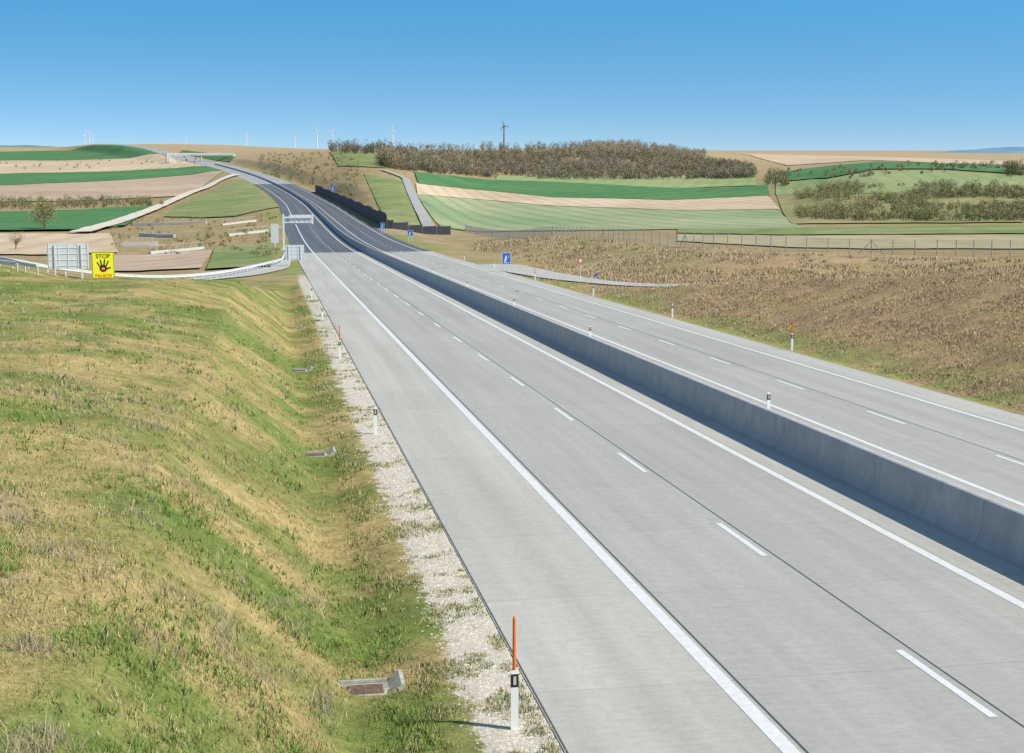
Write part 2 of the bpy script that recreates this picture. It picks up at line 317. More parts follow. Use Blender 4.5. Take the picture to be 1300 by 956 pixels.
# ---------------------------------------------------------------- roads
def ribbon(name,t0,t1,sv,dz,mat,nt_=2):
    tv=np.linspace(t0,t1,nt_); S,Tt=np.meshgrid(sv,tv,indexing='ij'); x,y=st2xy(S,Tt)
    V=np.stack([x,y,zr(S)+dz],-1).reshape(-1,3)
    return V,gridfaces(len(sv),nt_)[:,::-1],np.stack([Tt.ravel(),S.ravel()],-1)
SR=np.concatenate([np.arange(-25,260,5.),np.arange(260,2300,10.)])
SR=np.unique(np.concatenate([SR,[245.,900.]]))
def svrange(a,b_): return np.unique(np.concatenate([[a],SR[(SR>a)&(SR<b_)],[b_]]))
def concmat():
    m,nt,b=newmat('road_concrete')
    uv=N(nt,'ShaderNodeUVMap').outputs[0]; sp=N(nt,'ShaderNodeSeparateXYZ'); L(nt,uv,sp.inputs[0]); t,s=sp.outputs[0],sp.outputs[1]
    tco=N(nt,'ShaderNodeTexCoord').outputs['Object']
    mp=N(nt,'ShaderNodeMapping'); mp.inputs['Scale'].default_value=(1.3,.035,1); L(nt,uv,mp.inputs[0])
    f=noise(nt,1,6,.6,mp.outputs[0])
    c=ramp(nt,f,.3,.7,(.475,.455,.40),(.575,.555,.495))
    lane=mathn(nt,'MULTIPLY',mathn(nt,'GREATER_THAN',t,7.57),mathn(nt,'LESS_THAN',t,14.8))
    lane2=mathn(nt,'MULTIPLY',mathn(nt,'GREATER_THAN',t,19.0),mathn(nt,'LESS_THAN',t,26.2))
    c=mixc(nt,mathn(nt,'ADD',lane,lane2),c,mixc(nt,1,c,(.88,.885,.90),'MULTIPLY'))
    wt=mathn(nt,'SINE',mathn(nt,'MULTIPLY',mathn(nt,'SUBTRACT',t,7.35),math.pi*2/1.8))
    c=mixc(nt,mathn(nt,'MULTIPLY_ADD',wt,.035,.035),c,(.2,.2,.2))
    sl=mathn(nt,'FLOOR',mathn(nt,'DIVIDE',s,5.5)); 
    wn=N(nt,'ShaderNodeTexWhiteNoise'); wn.noise_dimensions='2D'
    cm=N(nt,'ShaderNodeCombineXYZ'); L(nt,sl,cm.inputs[0]); L(nt,mathn(nt,'FLOOR',mathn(nt,'DIVIDE',mathn(nt,'SUBTRACT',t,7.57),3.63)),cm.inputs[1]); L(nt,cm.outputs[0],wn.inputs[0])
    c=mixc(nt,.1,c,ramp(nt,wn.outputs['Value'],0,1,(.6,.6,.6),(1.3,1.3,1.3)),'MULTIPLY')
    c=mixc(nt,.6,c,ramp(nt,noise(nt,5,8,.78,tco),.3,.7,(.8,.8,.8),(1.17,1.17,1.17)),'MULTIPLY')
    c=mixc(nt,.45,c,ramp(nt,noise(nt,60,3,.8,tco),.3,.7,(.65,.65,.65),(1.3,1.3,1.3)),'MULTIPLY')
    mb=N(nt,'ShaderNodeMapping'); mb.inputs['Scale'].default_value=(.6,14,1); L(nt,uv,mb.inputs[0])
    c=mixc(nt,.35,c,ramp(nt,noise(nt,1,3,.7,mb.outputs[0]),.3,.7,(.8,.8,.8),(1.15,1.15,1.15)),'MULTIPLY')
    # faint drip / tyre stains
    st_=ramp(nt,noise(nt,.8,5,.7,tco),.62,.74)
    c=mixc(nt,mathn(nt,'MULTIPLY',st_,.12),c,(.22,.21,.19))
    fr=mathn(nt,'FRACT',mathn(nt,'DIVIDE',s,5.5)); j=mathn(nt,'LESS_THAN',fr,.005)
    c=mixc(nt,mathn(nt,'MULTIPLY',j,.3),c,(.12,.12,.12))
    L(nt,c,b.inputs['Base Color']); b.inputs['Roughness'].default_value=.85; b.inputs['Specular IOR Level'].default_value=.2
    bp=N(nt,'ShaderNodeBump'); bp.inputs['Strength'].default_value=.2; bp.inputs['Distance'].default_value=.01; L(nt,noise(nt,120,2,.7,tco),bp.inputs['Height']); L(nt,bp.outputs[0],b.inputs['Normal'])
    return m
def asphmat():
    m,nt,b=newmat('asphalt'); uv=N(nt,'ShaderNodeUVMap').outputs[0]
    mp=N(nt,'ShaderNodeMapping'); mp.inputs['Scale'].default_value=(.8,.01,1); L(nt,uv,mp.inputs[0])
    c=ramp(nt,noise(nt,1,5,.6,mp.outputs[0]),.3,.7,(.095,.105,.12),(.145,.155,.17))
    L(nt,c,b.inputs['Base Color']); b.inputs['Roughness'].default_value=.8; return m
MC=concmat(); MA=asphmat()
def paintmat():
    m,nt,b=newmat('road_paint_white'); tc_=N(nt,'ShaderNodeTexCoord').outputs['Object']
    c=ramp(nt,noise(nt,7,8,.8,tc_),.3,.62,(.66,.65,.61),(.86,.86,.84)); L(nt,c,b.inputs['Base Color']); b.inputs['Roughness'].default_value=.6; return m
MW=paintmat(); MJ=simple('joint_sealant',(.10,.10,.10),.7)
def rib_obj(name,specs,mat):
    Vs=[];Fs=[];Us=[];o=0
    for (t0,t1,a,b_,dz) in specs:
        V,Fc,U=ribbon('',t0,t1,svrange(a,b_),dz,mat); Vs.append(V);Fs.append(Fc+o);Us.append(U);o+=len(V)
    return meshobj(name,np.concatenate(Vs),np.concatenate(Fs),mat,uv=np.concatenate(Us))
V,Fc,U=ribbon('',4.1,27.7,svrange(-25,245),0,MC); meshobj('motorway_concrete_road',V,Fc,MC,uv=U)
V,Fc,U=ribbon('',4.1,27.7,svrange(245,860),0,MA); meshobj('motorway_asphalt_road',V,Fc,MA,uv=U)
MC2=simple('old_asphalt',(.36,.36,.355),.9,0,.1,.02)
V,Fc,U=ribbon('',4.1,27.7,svrange(860,2290),0,MC2); meshobj('far_road',V,Fc,MC2,uv=U)
sp=[(7.22,7.48,-25,1900,.006),(14.48,14.72,-25,1900,.006),(19.4,19.6,-25,1900,.006),(25.8,26.0,-25,1900,.006)]
e=23-10.4*4
while e<1500: sp.append((10.88,11.03,max(e-3.4,-25),e,.006)); e+=10.4
e=50.8-9.9*7
while e<1500: sp.append((22.45,22.6,max(e-3.3,-25),e,.006)); e+=9.9
rib_obj('road_markings',sp,MW)
rib_obj('road_joint',[(7.56,7.6,-25,245,.005),(11.18,11.215,-25,245,.005),(22.85,22.88,-25,245,.005),(4.12,4.15,-25,245,.005)],MJ)
def sweep(name,prof,sv,mat,tc0=0):
    n=len(prof); V=[]
    for t_,z_ in prof:
        x,y=st2xy(sv,np.full_like(sv,tc0+t_)); V.append(np.stack([x,y,zr(sv)+z_],-1))
    V=np.stack(V,1).reshape(-1,3)
    return meshobj(name,V,gridfaces(len(sv),n)[:,::-1],mat,uv=np.stack([np.tile([p[0]+p[1] for p in prof],len(sv)),np.repeat(sv,n)],-1))
bm,nt,b=newmat('barrier_concrete'); uv=N(nt,'ShaderNodeUVMap').outputs[0]; sp_=N(nt,'ShaderNodeSeparateXYZ'); L(nt,uv,sp_.inputs[0])
tco=N(nt,'ShaderNodeTexCoord').outputs['Object']
c=ramp(nt,noise(nt,1.2,7,.7,tco),.3,.7,(.38,.39,.385),(.52,.53,.51))
mp=N(nt,'ShaderNodeMapping'); mp.inputs['Scale'].default_value=(.6,3,1); L(nt,uv,mp.inputs[0]); c=mixc(nt,.5,c,ramp(nt,noise(nt,1,5,.7,mp.outputs[0]),.3,.7,(.72,.72,.72),(1.15,1.15,1.15)),'MULTIPLY')
j=mathn(nt,'LESS_THAN',mathn(nt,'FRACT',mathn(nt,'DIVIDE',sp_.outputs[1],6)),.006)
c=mixc(nt,mathn(nt,'MULTIPLY',j,.5),c,(.1,.1,.1))
L(nt,c,b.inputs['Base Color']); b.inputs['Roughness'].default_value=.85
sweep('concrete_median_barrier',[(-.34,0.0),(-.33,.1),(-.24,.16),(-.15,.42),(-.12,1.06),(-.10,1.09),(.10,1.09),(.12,1.06),(.15,.42),(.24,.16),(.33,.1),(.34,0)],svrange(-25,1300),bm,16.4)
def drape_ribbon(name,pts,w,mat,lift=.08,step=3,xy=False,nx=5):
    p=np.array(pts,float); d=np.concatenate([[0],np.cumsum(np.hypot(*np.diff(p,axis=0).T))]); q=np.arange(0,d[-1],step)
    a=np.interp(q,d,p[:,0]); b_=np.interp(q,d,p[:,1])
    k=np.ones(5)/5; a=np.convolve(np.pad(a,2,'edge'),k,'valid'); b_=np.convolve(np.pad(b_,2,'edge'),k,'valid')
    if not xy: a,b_=st2xy(a,b_)
    dx=np.gradient(a);dy=np.gradient(b_);n=np.hypot(dx,dy);nx_=-dy/n;ny_=dx/n; V=[];U=[]
    for i in range(len(a)):
        for c_ in np.linspace(-w/2,w/2,nx): V.append((a[i]+c_*nx_[i],b_[i]+c_*ny_[i],gz(a[i]+c_*nx_[i],b_[i]+c_*ny_[i])+lift)); U.append((c_+3,q[i]))
    return meshobj(name,V,gridfaces(len(a),nx),mat,uv=U)
MR=simple('ramp_concrete',(.50,.485,.43),.85,0,.08,.5)
drape_ribbon('ramp_road',[(190,30.2),(168,30.9),(150,32.6),(138,36.5),(129,42),(119,55),(110,75),(104,110)],6.5,MR,.12,2,False,9)
drape_ribbon('exit_ramp_road',[(215,.8),(185,-.2),(168,-4),(154,-12),(143,-25),(136,-45),(128,-70)],5.0,MR,.12,2,False,9)
MP=simple('gravel_path',(.72,.64,.50),.95,0,.1,.1)
pth=[survey(*p,280) for p in [(302,223),(285,230),(250,243),(215,258),(185,271),(150,284),(120,293),(95,300)]]
drape_ribbon('gravel_path',pth,6,MP,1.0,6,True)
MP2=simple('service_path_asphalt',(.38,.375,.35),.95,0,.1,.1)
pth=[survey(*p,330) for p in [(486,216),(515,228),(522,245),(530,262),(540,280),(549,297)]]
drape_ribbon('service_path',pth,4,MP2,.6,5,True)
# noise wall
NWm=simple('noise_wall_dark',(.035,.035,.045),.7,0,.2,.5); NWp=simple('noise_wall_post',(.12,.12,.13),.5)
bw=B()
sv=np.arange(372,760,4.)
wp=[st2xy(380,48),st2xy(376,40),st2xy(372,32)]+[st2xy(s_,30.3) for s_ in sv]
pts=[]
for i in range(len(wp)-1):
    a=np.array(wp[i],float);c_=np.array(wp[i+1],float); n=max(1,int(np.hypot(*(c_-a))/4))
    for k in range(n): pts.append(a+(c_-a)*k/n)
pts.append(np.array(wp[-1],float))
for i in range(len(pts)-1):
    a,c_=pts[i],pts[i+1]; zb=min(gz(*a),gz(*c_))-.3; mid=(a+c_)/2; ln=np.hypot(*(c_-a)); h=3.9+.35*((i//6)%2)
    if i<5:h=2.6
    rz=math.atan2(c_[1]-a[1],c_[0]-a[0])
    bw.box((mid[0],mid[1],zb+h/2),(ln-.02,.14,h),0,rz); bw.box((a[0],a[1],zb+h/2+.1),(.18,.2,h+.2),1,rz)
bw.build('noise_barrier_wall',[NWm,NWp])
# ---------------------------------------------------------------- delineators
MWp=simple('post_white',(.82,.82,.80),.5,0,.05); MBk=simple('post_black',(.02,.02,.02),.5); MOr=simple('post_orange',(.85,.20,.03),.5); MRf=simple('reflector_glass',(.55,.5,.45),.2)
def delineator(s_,t_,orange=False,h=.95):
    x,y=st2xy(s_,t_); z=float(ground(np.array([s_]),np.array([t_]))[0]) if (t_<4.1 or t_>27.7) else float(zr(s_)); 
    b_=B(); pr=[(-.06,-.035),(.06,-.035),(.055,.02),(.02,.06),(-.02,.06),(-.055,.02)]
    b_.prism(pr,-.25,h-.27,0); 
    b_.prism([(p[0]*1.01,p[1]*1.01) for p in pr],h-.268,h-.06,1)
    b_.prism(pr,h-.058,h,0,.85)
    b_.box((0,-.04,h-.16),(.045,.012,.13),3)
    if orange:
        b_.cyl((0,.0,h+.002),(0,0,h+.82),.032,.026,10,2); b_.cyl((0,0,h+.82),(0,0,h+.85),.026,.01,10,2)
    b_.build('delineator_post',[MWp,MBk,MOr,MRf],(x,y,z),math.radians(9.68))
for s_,o_ in ((20.6,True),(49.5,False),(75,True),(100,False),(125,False)): delineator(s_,3.55,o_)
for s_ in (-5,23,50,80,106,132,160,188,216): delineator(s_,18.25)
for s_,o_ in ((73.5,True),(97,False),(122,False),(150,True),(178,False),(206,False)): delineator(s_,28.1,o_)
# ---------------------------------------------------------------- guardrail
MG=simple('galvanised_steel',(.72,.73,.74),.55,.05,.08)
def guardrail(name,pts,xy=False,step=2.0):
    p=np.array(pts,float); d=np.concatenate([[0],np.cumsum(np.hypot(*np.diff(p,axis=0).T))]); q=np.arange(0,d[-1],step)
    a=np.interp(q,d,p[:,0]); b_=np.interp(q,d,p[:,1]); k=np.ones(7)/7
    a=np.convolve(np.pad(a,3,'edge'),k,'valid')[3:-3]; b_=np.convolve(np.pad(b_,3,'edge'),k,'valid')[3:-3]
    if not xy: a,b_=st2xy(a,b_)
    dx=np.gradient(a);dy=np.gradient(b_);n=np.hypot(dx,dy);nx_=-dy/n;ny_=dx/n
    z=np.array([gz(a[i],b_[i]) for i in range(len(a))]); zs=np.maximum(np.convolve(np.pad(z,4,'edge'),np.ones(9)/9,'valid'),z)
    bb=B(); prof=[(0,.80),(.05,.77),(.05,.70),(0,.65),(.05,.60),(.05,.53),(0,.48)]
    for i in range(len(a)-1):
        vs=[]
        for j in (i,i+1):
            for o_,h in prof: vs.append((a[j]+nx_[j]*o_,b_[j]+ny_[j]*o_,zs[j]+h))
        m=len(prof); bb.add(vs,[(k_,k_+1,m+k_+1,m+k_) for k_ in range(m-1)],0)
        bb.box((a[i]-nx_[i]*.08,b_[i]-ny_[i]*.08,zs[i]+.2),(.1,.06,1.0),0,math.atan2(dy[i],dx[i]))
    return bb.build(name,[MG])
guardrail('guardrail',[(235,2.6),(200,1.6),(178,-2.5),(162,-6.0),(149,-13),(139,-22),(132,-34),(126,-56),(120,-80)])
guardrail('guardrail',[at(93,96),at(50,98),at(0,100),at(-60,103),at(-200,108)],True)
guardrail('guardrail',[at(95,105),at(50,109),at(0,113),at(-60,119),at(-200,130)],True)
# ---------------------------------------------------------------- signs
MY=simple('sign_yellow',(.92,.86,.03),.45,0,.04); MB=simple('sign_black',(.01,.01,.01),.5); MRd=simple('sign_red',(.75,.03,.03),.45); MBl=simple('sign_blue',(.02,.15,.55),.45); MSb=simple('sign_back_aluminium',(.68,.70,.71),.5,.1,.06)
def stopsign(x,y):
    z=gz(x,y); b_=B(); W,H,z0=1.75,2.15,.95
    b_.box((0,0,z0+H/2),(W,.03,H),0)
    for c_,d in (((0,-.017,z0+H-.05),(W-.06,.008,.04)),((0,-.017,z0+.05),(W-.06,.008,.04)),((-W/2+.05,-.017,z0+H/2),(.04,.008,H-.14)),((W/2-.05,-.017,z0+H/2),(.04,.008,H-.14))): b_.box(c_,d,1)
    for xx in (-.55,.55): b_.cyl((xx,.06,-.5),(xx,.06,z0+H-.05),.045,seg=8,m=2)
    cz=z0+.83
    b_.facepoly([(.29*math.cos(t),cz+.29*math.sin(t)) for t in np.linspace(0,2*math.pi,24,endpoint=False)],-.022,.006,1)
    for ang,ln,w,ox in ((122,.56,.095,-.19),(101,.70,.105,-.08),(84,.72,.105,.05),(66,.64,.095,.17),(20,.52,.12,.12)):
        t=math.radians(ang); dx,dz=math.cos(t),math.sin(t); px_,pz=-dz*w/2,dx*w/2; oz=cz+.06 if ang!=20 else cz-.1
        b_.facepoly([(ox-px_,oz-pz),(ox+dx*ln*.85-px_,oz+dz*ln*.85-pz),(ox+dx*ln,oz+dz*ln),(ox+dx*ln*.85+px_,oz+dz*ln*.85+pz),(ox+px_,oz+pz)],-.0225,.006,1)
    b_.facepoly([(.15*math.cos(t),cz-.02+.15*math.sin(t)) for t in np.linspace(0,2*math.pi,24,endpoint=False)],-.028,.004,3)
    b_.box((0,-.031,cz-.02),(.22,.004,.055),4)
    o=b_.build('wrong_way_warning_sign',[MY,MB,MG,MRd,MWp],(x,y,z),math.radians(17))
    for txt,zz_,sz,mm in (('STOP',z0+H-.50,.46,MB),('FALSCH',z0+.13,.36,MRd)):
        cu=bpy.data.curves.new('lettering','FONT'); cu.body=txt; cu.size=sz; cu.align_x='CENTER'; cu.extrude=.003; cu.offset=.006; cu.materials.append(mm)
        t=bpy.data.objects.new('lettering_'+txt.lower(),cu); link(t); t.parent=o; t.location=(0,-.024,zz_); t.rotation_euler=(math.pi/2,0,0)
stopsign(*at(130,113))
def signback(name,px_,Y,W,H,z0,rz=0,posts=2):
    x,y=at(px_,Y); z=gz(x,y); b_=B(); b_.box((0,0,z0+H/2),(W,.04,H),0)
    nv=max(1,int(W/.8))
    for k in range(nv+1): b_.box((-W/2+.1+k*(W-.2)/nv,-.045,z0+H/2),(.05,.04,H),1)
    for k in range(int(H/.5)): b_.box((0,-.04,z0+.25+k*.5),(W,.035,.04),1)
    for k in range(posts):
        xx=-W*.32+k*W*.64/max(1,posts-1); b_.box((xx,-.11,(z0+H)/2-.3),(.1,.1,z0+H+.5),1)
    return b_.build(name,[MSb,MG],(x,y,z),rz)
signback('direction_sign_back',86,118,3.3,2.1,.95,math.radians(14))
signback('direction_sign_back',374,190,2.5,2.0,.9,math.radians(10))
def gantry():
    x,y=st2xy(262,2.6); z=gz(float(x),float(y)); b_=B()
    b_.box((0,0,3.1),(.35,.35,6.8),1); b_.box((2.6,0,5.9),(5.0,.25,.3),1); b_.box((2.6,0,5.0),(5.0,.2,.2),1)
    for k in range(6): b_.box((.4+k*.9,0,5.45),(.08,.1,.75),1)
    b_.box((3.2,.2,5.5),(4.4,.06,1.7),0)
    for k in range(5): b_.box((1.3+k*.95,.13,5.5),(.06,.05,1.7),1)
    b_.box((-1.6,0,3.0),(1.4,.1,3.4),0); b_.box((-1.6,0,.6),(.2,.15,1.6),1); b_.box((-.6,0,4.2),(1.0,.12,.12),1)
    b_.box((0,0,-.3),(1.2,1.2,.9),1)
    b_.build('overhead_sign_gantry',[MSb,MG],(x,y,z),math.radians(9))
gantry()
def bluesign(px_,Y,W,H,z0):
    x,y=at(px_,Y); z=gz(x,y); b_=B(); b_.box((0,0,z0+H/2),(W,.04,H),0)
    b_.box((0,-.021,z0+H/2),(W-.08,.006,H-.08),1)
    b_.facepoly([(-.28*W,z0+.25*H),(-.05*W,z0+.25*H),(.05*W,z0+.75*H),(-.1*W,z0+.75*H)],-.029,.004,0)
    b_.facepoly([(.02*W,z0+.35*H),(.3*W,z0+.7*H),(.3*W,z0+.8*H),(.15*W,z0+.55*H)],-.029,.004,0)
    b_.box((0,-.029,z0+.14*H),(.6*W,.004,.06*H),0)
    for xx in (-.3*W,.3*W): b_.cyl((xx,.06,-.5),(xx,.06,z0+H-.05),.05,seg=8,m=2)
    b_.build('blue_direction_sign',[MWp,MBl,MG],(x,y,z),math.radians(3))
bluesign(643,170,1.05,1.4,.95); bluesign(521,300,1.2,1.2,1.1); bluesign(424,700,2.6,2.0,2.0); bluesign(486,340,1.0,1.6,1.2)
def yieldsign(px_,Y):
    x,y=at(px_,Y); z=gz(x,y); b_=B()
    tri=lambda r:[(r*math.cos(math.radians(a_)),2.1+r*math.sin(math.radians(a_))) for a_ in (-90,30,150)]
    b_.facepoly(tri(.48),0,.03,0); b_.facepoly(tri(.29),-.004,.004,1); b_.cyl((0,.06,-.4),(0,.06,2.3),.035,m=2)
    b_.build('yield_sign',[MRd,MWp,MG],(x,y,z),0)
yieldsign(737,153); 
x_,y_=at(757,150); bb=B(); bb.box((0,0,.75),(.3,.03,.3),0); bb.cyl((0,.04,-.3),(0,.04,.9),.03,m=1); bb.build('small_blue_sign',[MBl,MG],(x_,y_,gz(x_,y_)))
# ---------------------------------------------------------------- fence on right bank
MF=simple('fence_steel',(.34,.35,.34),.6,.1,.1)
def fence(name,pts,step=2.7,h=2.0):
    p=np.array(pts,float); d=np.concatenate([[0],np.cumsum(np.hypot(*np.diff(p,axis=0).T))]); q=np.arange(0,d[-1],step)
    a=np.interp(q,d,p[:,0]); b_=np.interp(q,d,p[:,1]); z=[gz(a[i],b_[i]) for i in range(len(a))]; bb=B()
    for i in range(len(a)):
        bb.cyl((a[i],b_[i],z[i]-.3),(a[i],b_[i],z[i]+h),.06,seg=6)
        if i%12==0:
            for sg in (-1,1):
                j=min(max(i+sg,0),len(a)-1)
                if j!=i: bb.cyl((a[i],b_[i],z[i]+h-.2),(a[i]+(a[j]-a[i])*.6,b_[i]+(b_[j]-b_[i])*.6,z[i]),.045,seg=5)
        if i<len(a)-1:
            for k in range(12): 
                hh=.08+k*(h-.12)/11; bb.cyl((a[i],b_[i],z[i]+hh),(a[i+1],b_[i+1],z[i+1]+hh),.009,seg=3)
            for k in range(1,9):
                f=k/9; bb.cyl((a[i]+(a[i+1]-a[i])*f,b_[i]+(b_[i+1]-b_[i])*f,z[i]+(z[i+1]-z[i])*f+.05),(a[i]+(a[i+1]-a[i])*f,b_[i]+(b_[i+1]-b_[i])*f,z[i]+(z[i+1]-z[i])*f+h-.05),.007,seg=3)
    return bb.build(name,[MF])
fence('wire_fence',[at(1420,158),at(1300,167),at(1200,177),at(1100,181),at(1000,184),at(900,196),at(800,220),at(700,266),at(640,340),at(590,430)])
# ---------------------------------------------------------------- bridge, walls, turbines
MCo=simple('bridge_concrete',(.62,.60,.55),.8,0,.08,.1)
def bridge():
    s0=1400; x,y=st2xy(s0,16.); z=float(zr(s0)); b_=B()
    b_.box((0,0,6.3),(62,8,1.2),0); b_.box((0,-4.1,7.4),(62,.25,1.0),0); b_.box((0,4.1,7.4),(62,.25,1.0),0)
    for xx in (-31,31): b_.box((xx,0,3),(3,8.4,7.5),0)
    b_.box((0,0,2.8),(1,6,5.8),0)
    for xx in (-22,22):
        e_=xx+(-9 if xx<0 else 9)
        b_.add([(e_,-4.5,-1),(e_,4.5,-1),(e_,4.5,5.6),(e_,-4.5,5.6),(xx,-4.5,-1),(xx,4.5,-1)],[(0,1,2,3),(0,4,5,1),(3,2,5,4),(0,3,4),(1,5,2)],0)
    b_.build('overpass_bridge',[MCo],(x,y,z),math.radians(20))
bridge()
def lowwall(p0,p1,ymin,h,th=.6):
    a=np.array(survey(*p0,ymin));c_=np.array(survey(*p1,ymin)); n=8; bb=B()
    for k in range(n):
        q0=a+(c_-a)*k/n;q1=a+(c_-a)*(k+1)/n; z=min(gz(*q0),gz(*q1)); m_=(q0+q1)/2
        bb.box((m_[0],m_[1],z+h/2-.3),(np.hypot(*(q1-q0))-.03,th,h+.6),0,math.atan2(q1[1]-q0[1],q1[0]-q0[0]))
        bb.cyl((q0[0],q0[1],z+h),(q0[0],q0[1],z+h+1.0),.04,seg=5)
        bb.cyl((q0[0],q0[1],z+h+1.0),(q1[0],q1[1],z+h+1.0),.035,seg=4)
    bb.build('retaining_wall',[MCo])
for w_ in (((170,287),(262,284),300,.9),((178,300),(222,302),250,.9),((190,322),(258,318),200,.5),((290,303),(340,300),230,.6),((282,288),(325,286),300,.6),((150,312),(200,311),220,.8)): lowwall(*w_)
MT=simple('turbine_white',(.80,.83,.86),.5,0,.03,.01)
def turbine(px_,row,Y,R=42,H=None,ang=0,rm=1.0,mat=MT):
    x,y=at(px_,Y); zt=float(ratio(row+0.0))*Y+CAMZ; z0=gz(x,y)-3; b_=B()
    hub=Vector((0,0,zt-z0)); b_.cyl((0,0,0),hub,2.6*rm,1.5*rm,12); b_.box((0,1,hub.z+.5),(4*rm,9,4*rm),0); b_.cyl((0,-5.5,hub.z+.5),(0,-3.5,hub.z+.5),.6,1.8*rm,10)
    for k in range(3):
        t=math.radians(ang+k*120); d=Vector((math.sin(t),0,math.cos(t))); n=Vector((math.cos(t),0,-math.sin(t)))
        o=Vector((0,-4.5,hub.z+.5)); w0,w1=1.9*rm,.6*rm
        vs=[o+n*-w0*.4+Vector((0,-.3,0)),o+n*w0*.4,o+d*R*.25+n*w0,o+d*R+n*w1*.3,o+d*R-n*w1*.3,o+d*R*.25-n*w0*.4]
        vs+= [v_+Vector((0,.5,0)) for v_ in vs]
        b_.add(vs,[(0,1,2,3,4,5),(11,10,9,8,7,6)]+[(i,6+i,6+(i+1)%6,(i+1)%6) for i in range(6)],0)
    b_.build('wind_turbine',[mat],(x,y,z0),0)
for a_ in ((113,172,7000,30,0,10),(119,168,6800,32,0,50),(123,173,7500,30,0,80),(316,172,6500,26,0,20),(377,174,7000,26,0,70),(405,166,6000,28,0,95),(424,167,6300,28,0,40),(500,165,6000,28,0,0),(240,177,8000,28,0,15)): turbine(*a_)
turbine(640,160,4200,18,0,100,1.3,simple('turbine_grey',(.22,.25,.28),.6))
def ridge(name,px0,px1,Y,rows,col):
    n=120; V=[]
    for i in range(n):
        p=px0+(px1-px0)*i/(n-1); r=np.interp(p,[a_ for a_,_ in rows],[c_ for _,c_ in rows])+ (fbm(np.array([p/22.]),np.array([3.]),77)[0]-.5)*1.6
        x,y=at(p,Y); zt=float(ratio(r))*Y+CAMZ
        V+= [(x,y-900,-60),(x,y-350,(zt-60)/2+10),(x,y,zt),(x,y+900,-60)]
    return meshobj(name,V,gridfaces(n,4)[:,::-1],col,smooth=True)
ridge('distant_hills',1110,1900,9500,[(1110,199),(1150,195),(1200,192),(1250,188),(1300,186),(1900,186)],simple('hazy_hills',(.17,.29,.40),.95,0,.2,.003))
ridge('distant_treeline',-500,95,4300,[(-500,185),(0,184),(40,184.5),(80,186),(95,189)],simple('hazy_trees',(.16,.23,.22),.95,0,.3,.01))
# ---------------------------------------------------------------- vegetation masses
MV=attrmat('foliage_twigs',up=.6)
def woodmass(name,XY,Hs,cols,nl=60,tw=.45,tl=1.6,spread=.33,base=.15):
    n=len(XY); z=np.array([gz(*p) for p in XY])
    o=np.repeat(np.column_stack([XY,z]),nl,0); H=np.repeat(Hs,nl)
    th=rng.uniform(0,2*np.pi,n*nl); hz=rng.beta(1.8,1.4,n*nl)*(1-base)+base
    env=np.sin(np.pi*np.clip((hz-base*.6)/(1.03-base*.6),0,1))**.7
    r=np.sqrt(rng.uniform(0,1,n*nl))*H*spread*env
    c0=o+np.column_stack([r*np.cos(th),r*np.sin(th),hz*H])
    d=np.column_stack([np.cos(th)*.5,np.sin(th)*.5,np.ones(n*nl)])+rng.normal(0,.45,(n*nl,3)); d/=np.linalg.norm(d,axis=1)[:,None]
    sd=np.cross(d,rng.normal(0,1,(n*nl,3))); sd/=np.linalg.norm(sd,axis=1)[:,None]
    l=(tl*rng.uniform(.5,1.2,n*nl))[:,None]; w=(tw*rng.uniform(.5,1.2,n*nl))[:,None]
    tri=np.stack([c0-sd*w/2-d*l/2,c0+sd*w/2-d*l/2,c0+d*l/2],1)
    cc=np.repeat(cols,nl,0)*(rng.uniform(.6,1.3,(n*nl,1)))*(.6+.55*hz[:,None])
    V=tri.reshape(-1,3); Cc=np.repeat(cc,3,0)
    tb=np.column_stack([XY,z]); k=(Hs*.018+.05)[:,None]
    ex=np.array([[1,0,0]]);ey=np.array([[0,1,0]]); top=tb+np.column_stack([rng.normal(0,.3,(n,2)),Hs*.8])
    t1=np.stack([tb-ex*k-[[0,0,.4]],tb+ex*k-[[0,0,.4]],top],1).reshape(-1,3); t2=np.stack([tb-ey*k-[[0,0,.4]],tb+ey*k-[[0,0,.4]],top],1).reshape(-1,3)
    V=np.concatenate([V,t1,t2]); Cc=np.concatenate([Cc,np.tile([[.17,.14,.10]],(len(t1)*2,1))])
    return meshobj(name,V,np.arange(len(V)).reshape(-1,3),MV,col=Cc)
def scatter(npts,poly_top,poly_bot,px0,px1,ymin,ymax=4000):
    out=[]
    for _ in range(npts):
        p=rng.uniform(px0,px1); rt=np.interp(p,*zip(*poly_top)); rb=np.interp(p,*zip(*poly_bot)); out.append(survey(p,rng.uniform(rt,rb),ymin,ymax))
    return np.array(out)
pal=np.array([[.25,.19,.13],[.28,.22,.145],[.18,.155,.105],[.18,.19,.085],[.34,.26,.18],[.22,.19,.15]])
A=scatter(3300,[(480,200),(600,196),(700,193),(780,190),(850,196),(900,205),(960,216)],[(480,212),(520,218),(620,226),(700,229),(900,229),(960,227)],482,958,430,1700)
hh=rng.uniform(4.0,9.0,len(A))*(.6+.8*fbm(A[:,0]/70,A[:,1]/70,5))
k=fbm(A[:,0]/40,A[:,1]/60,15)>.30; A=A[k];hh=hh[k]
ci=np.clip((fbm(A[:,0]/55,A[:,1]/80,25)*9-1.5+rng.normal(0,1,len(A))).astype(int),0,5)
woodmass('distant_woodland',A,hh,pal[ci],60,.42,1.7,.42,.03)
A=scatter(420,[(735,189),(790,187),(850,194),(880,200)],[(740,200),(860,206),(900,212)],735,895,900,1800)
woodmass('distant_woodland',A,rng.uniform(8,12,len(A)),np.array([[.36,.27,.17],[.30,.25,.17]])[rng.integers(0,2,len(A))],70,.4,2.0,.33,.2)
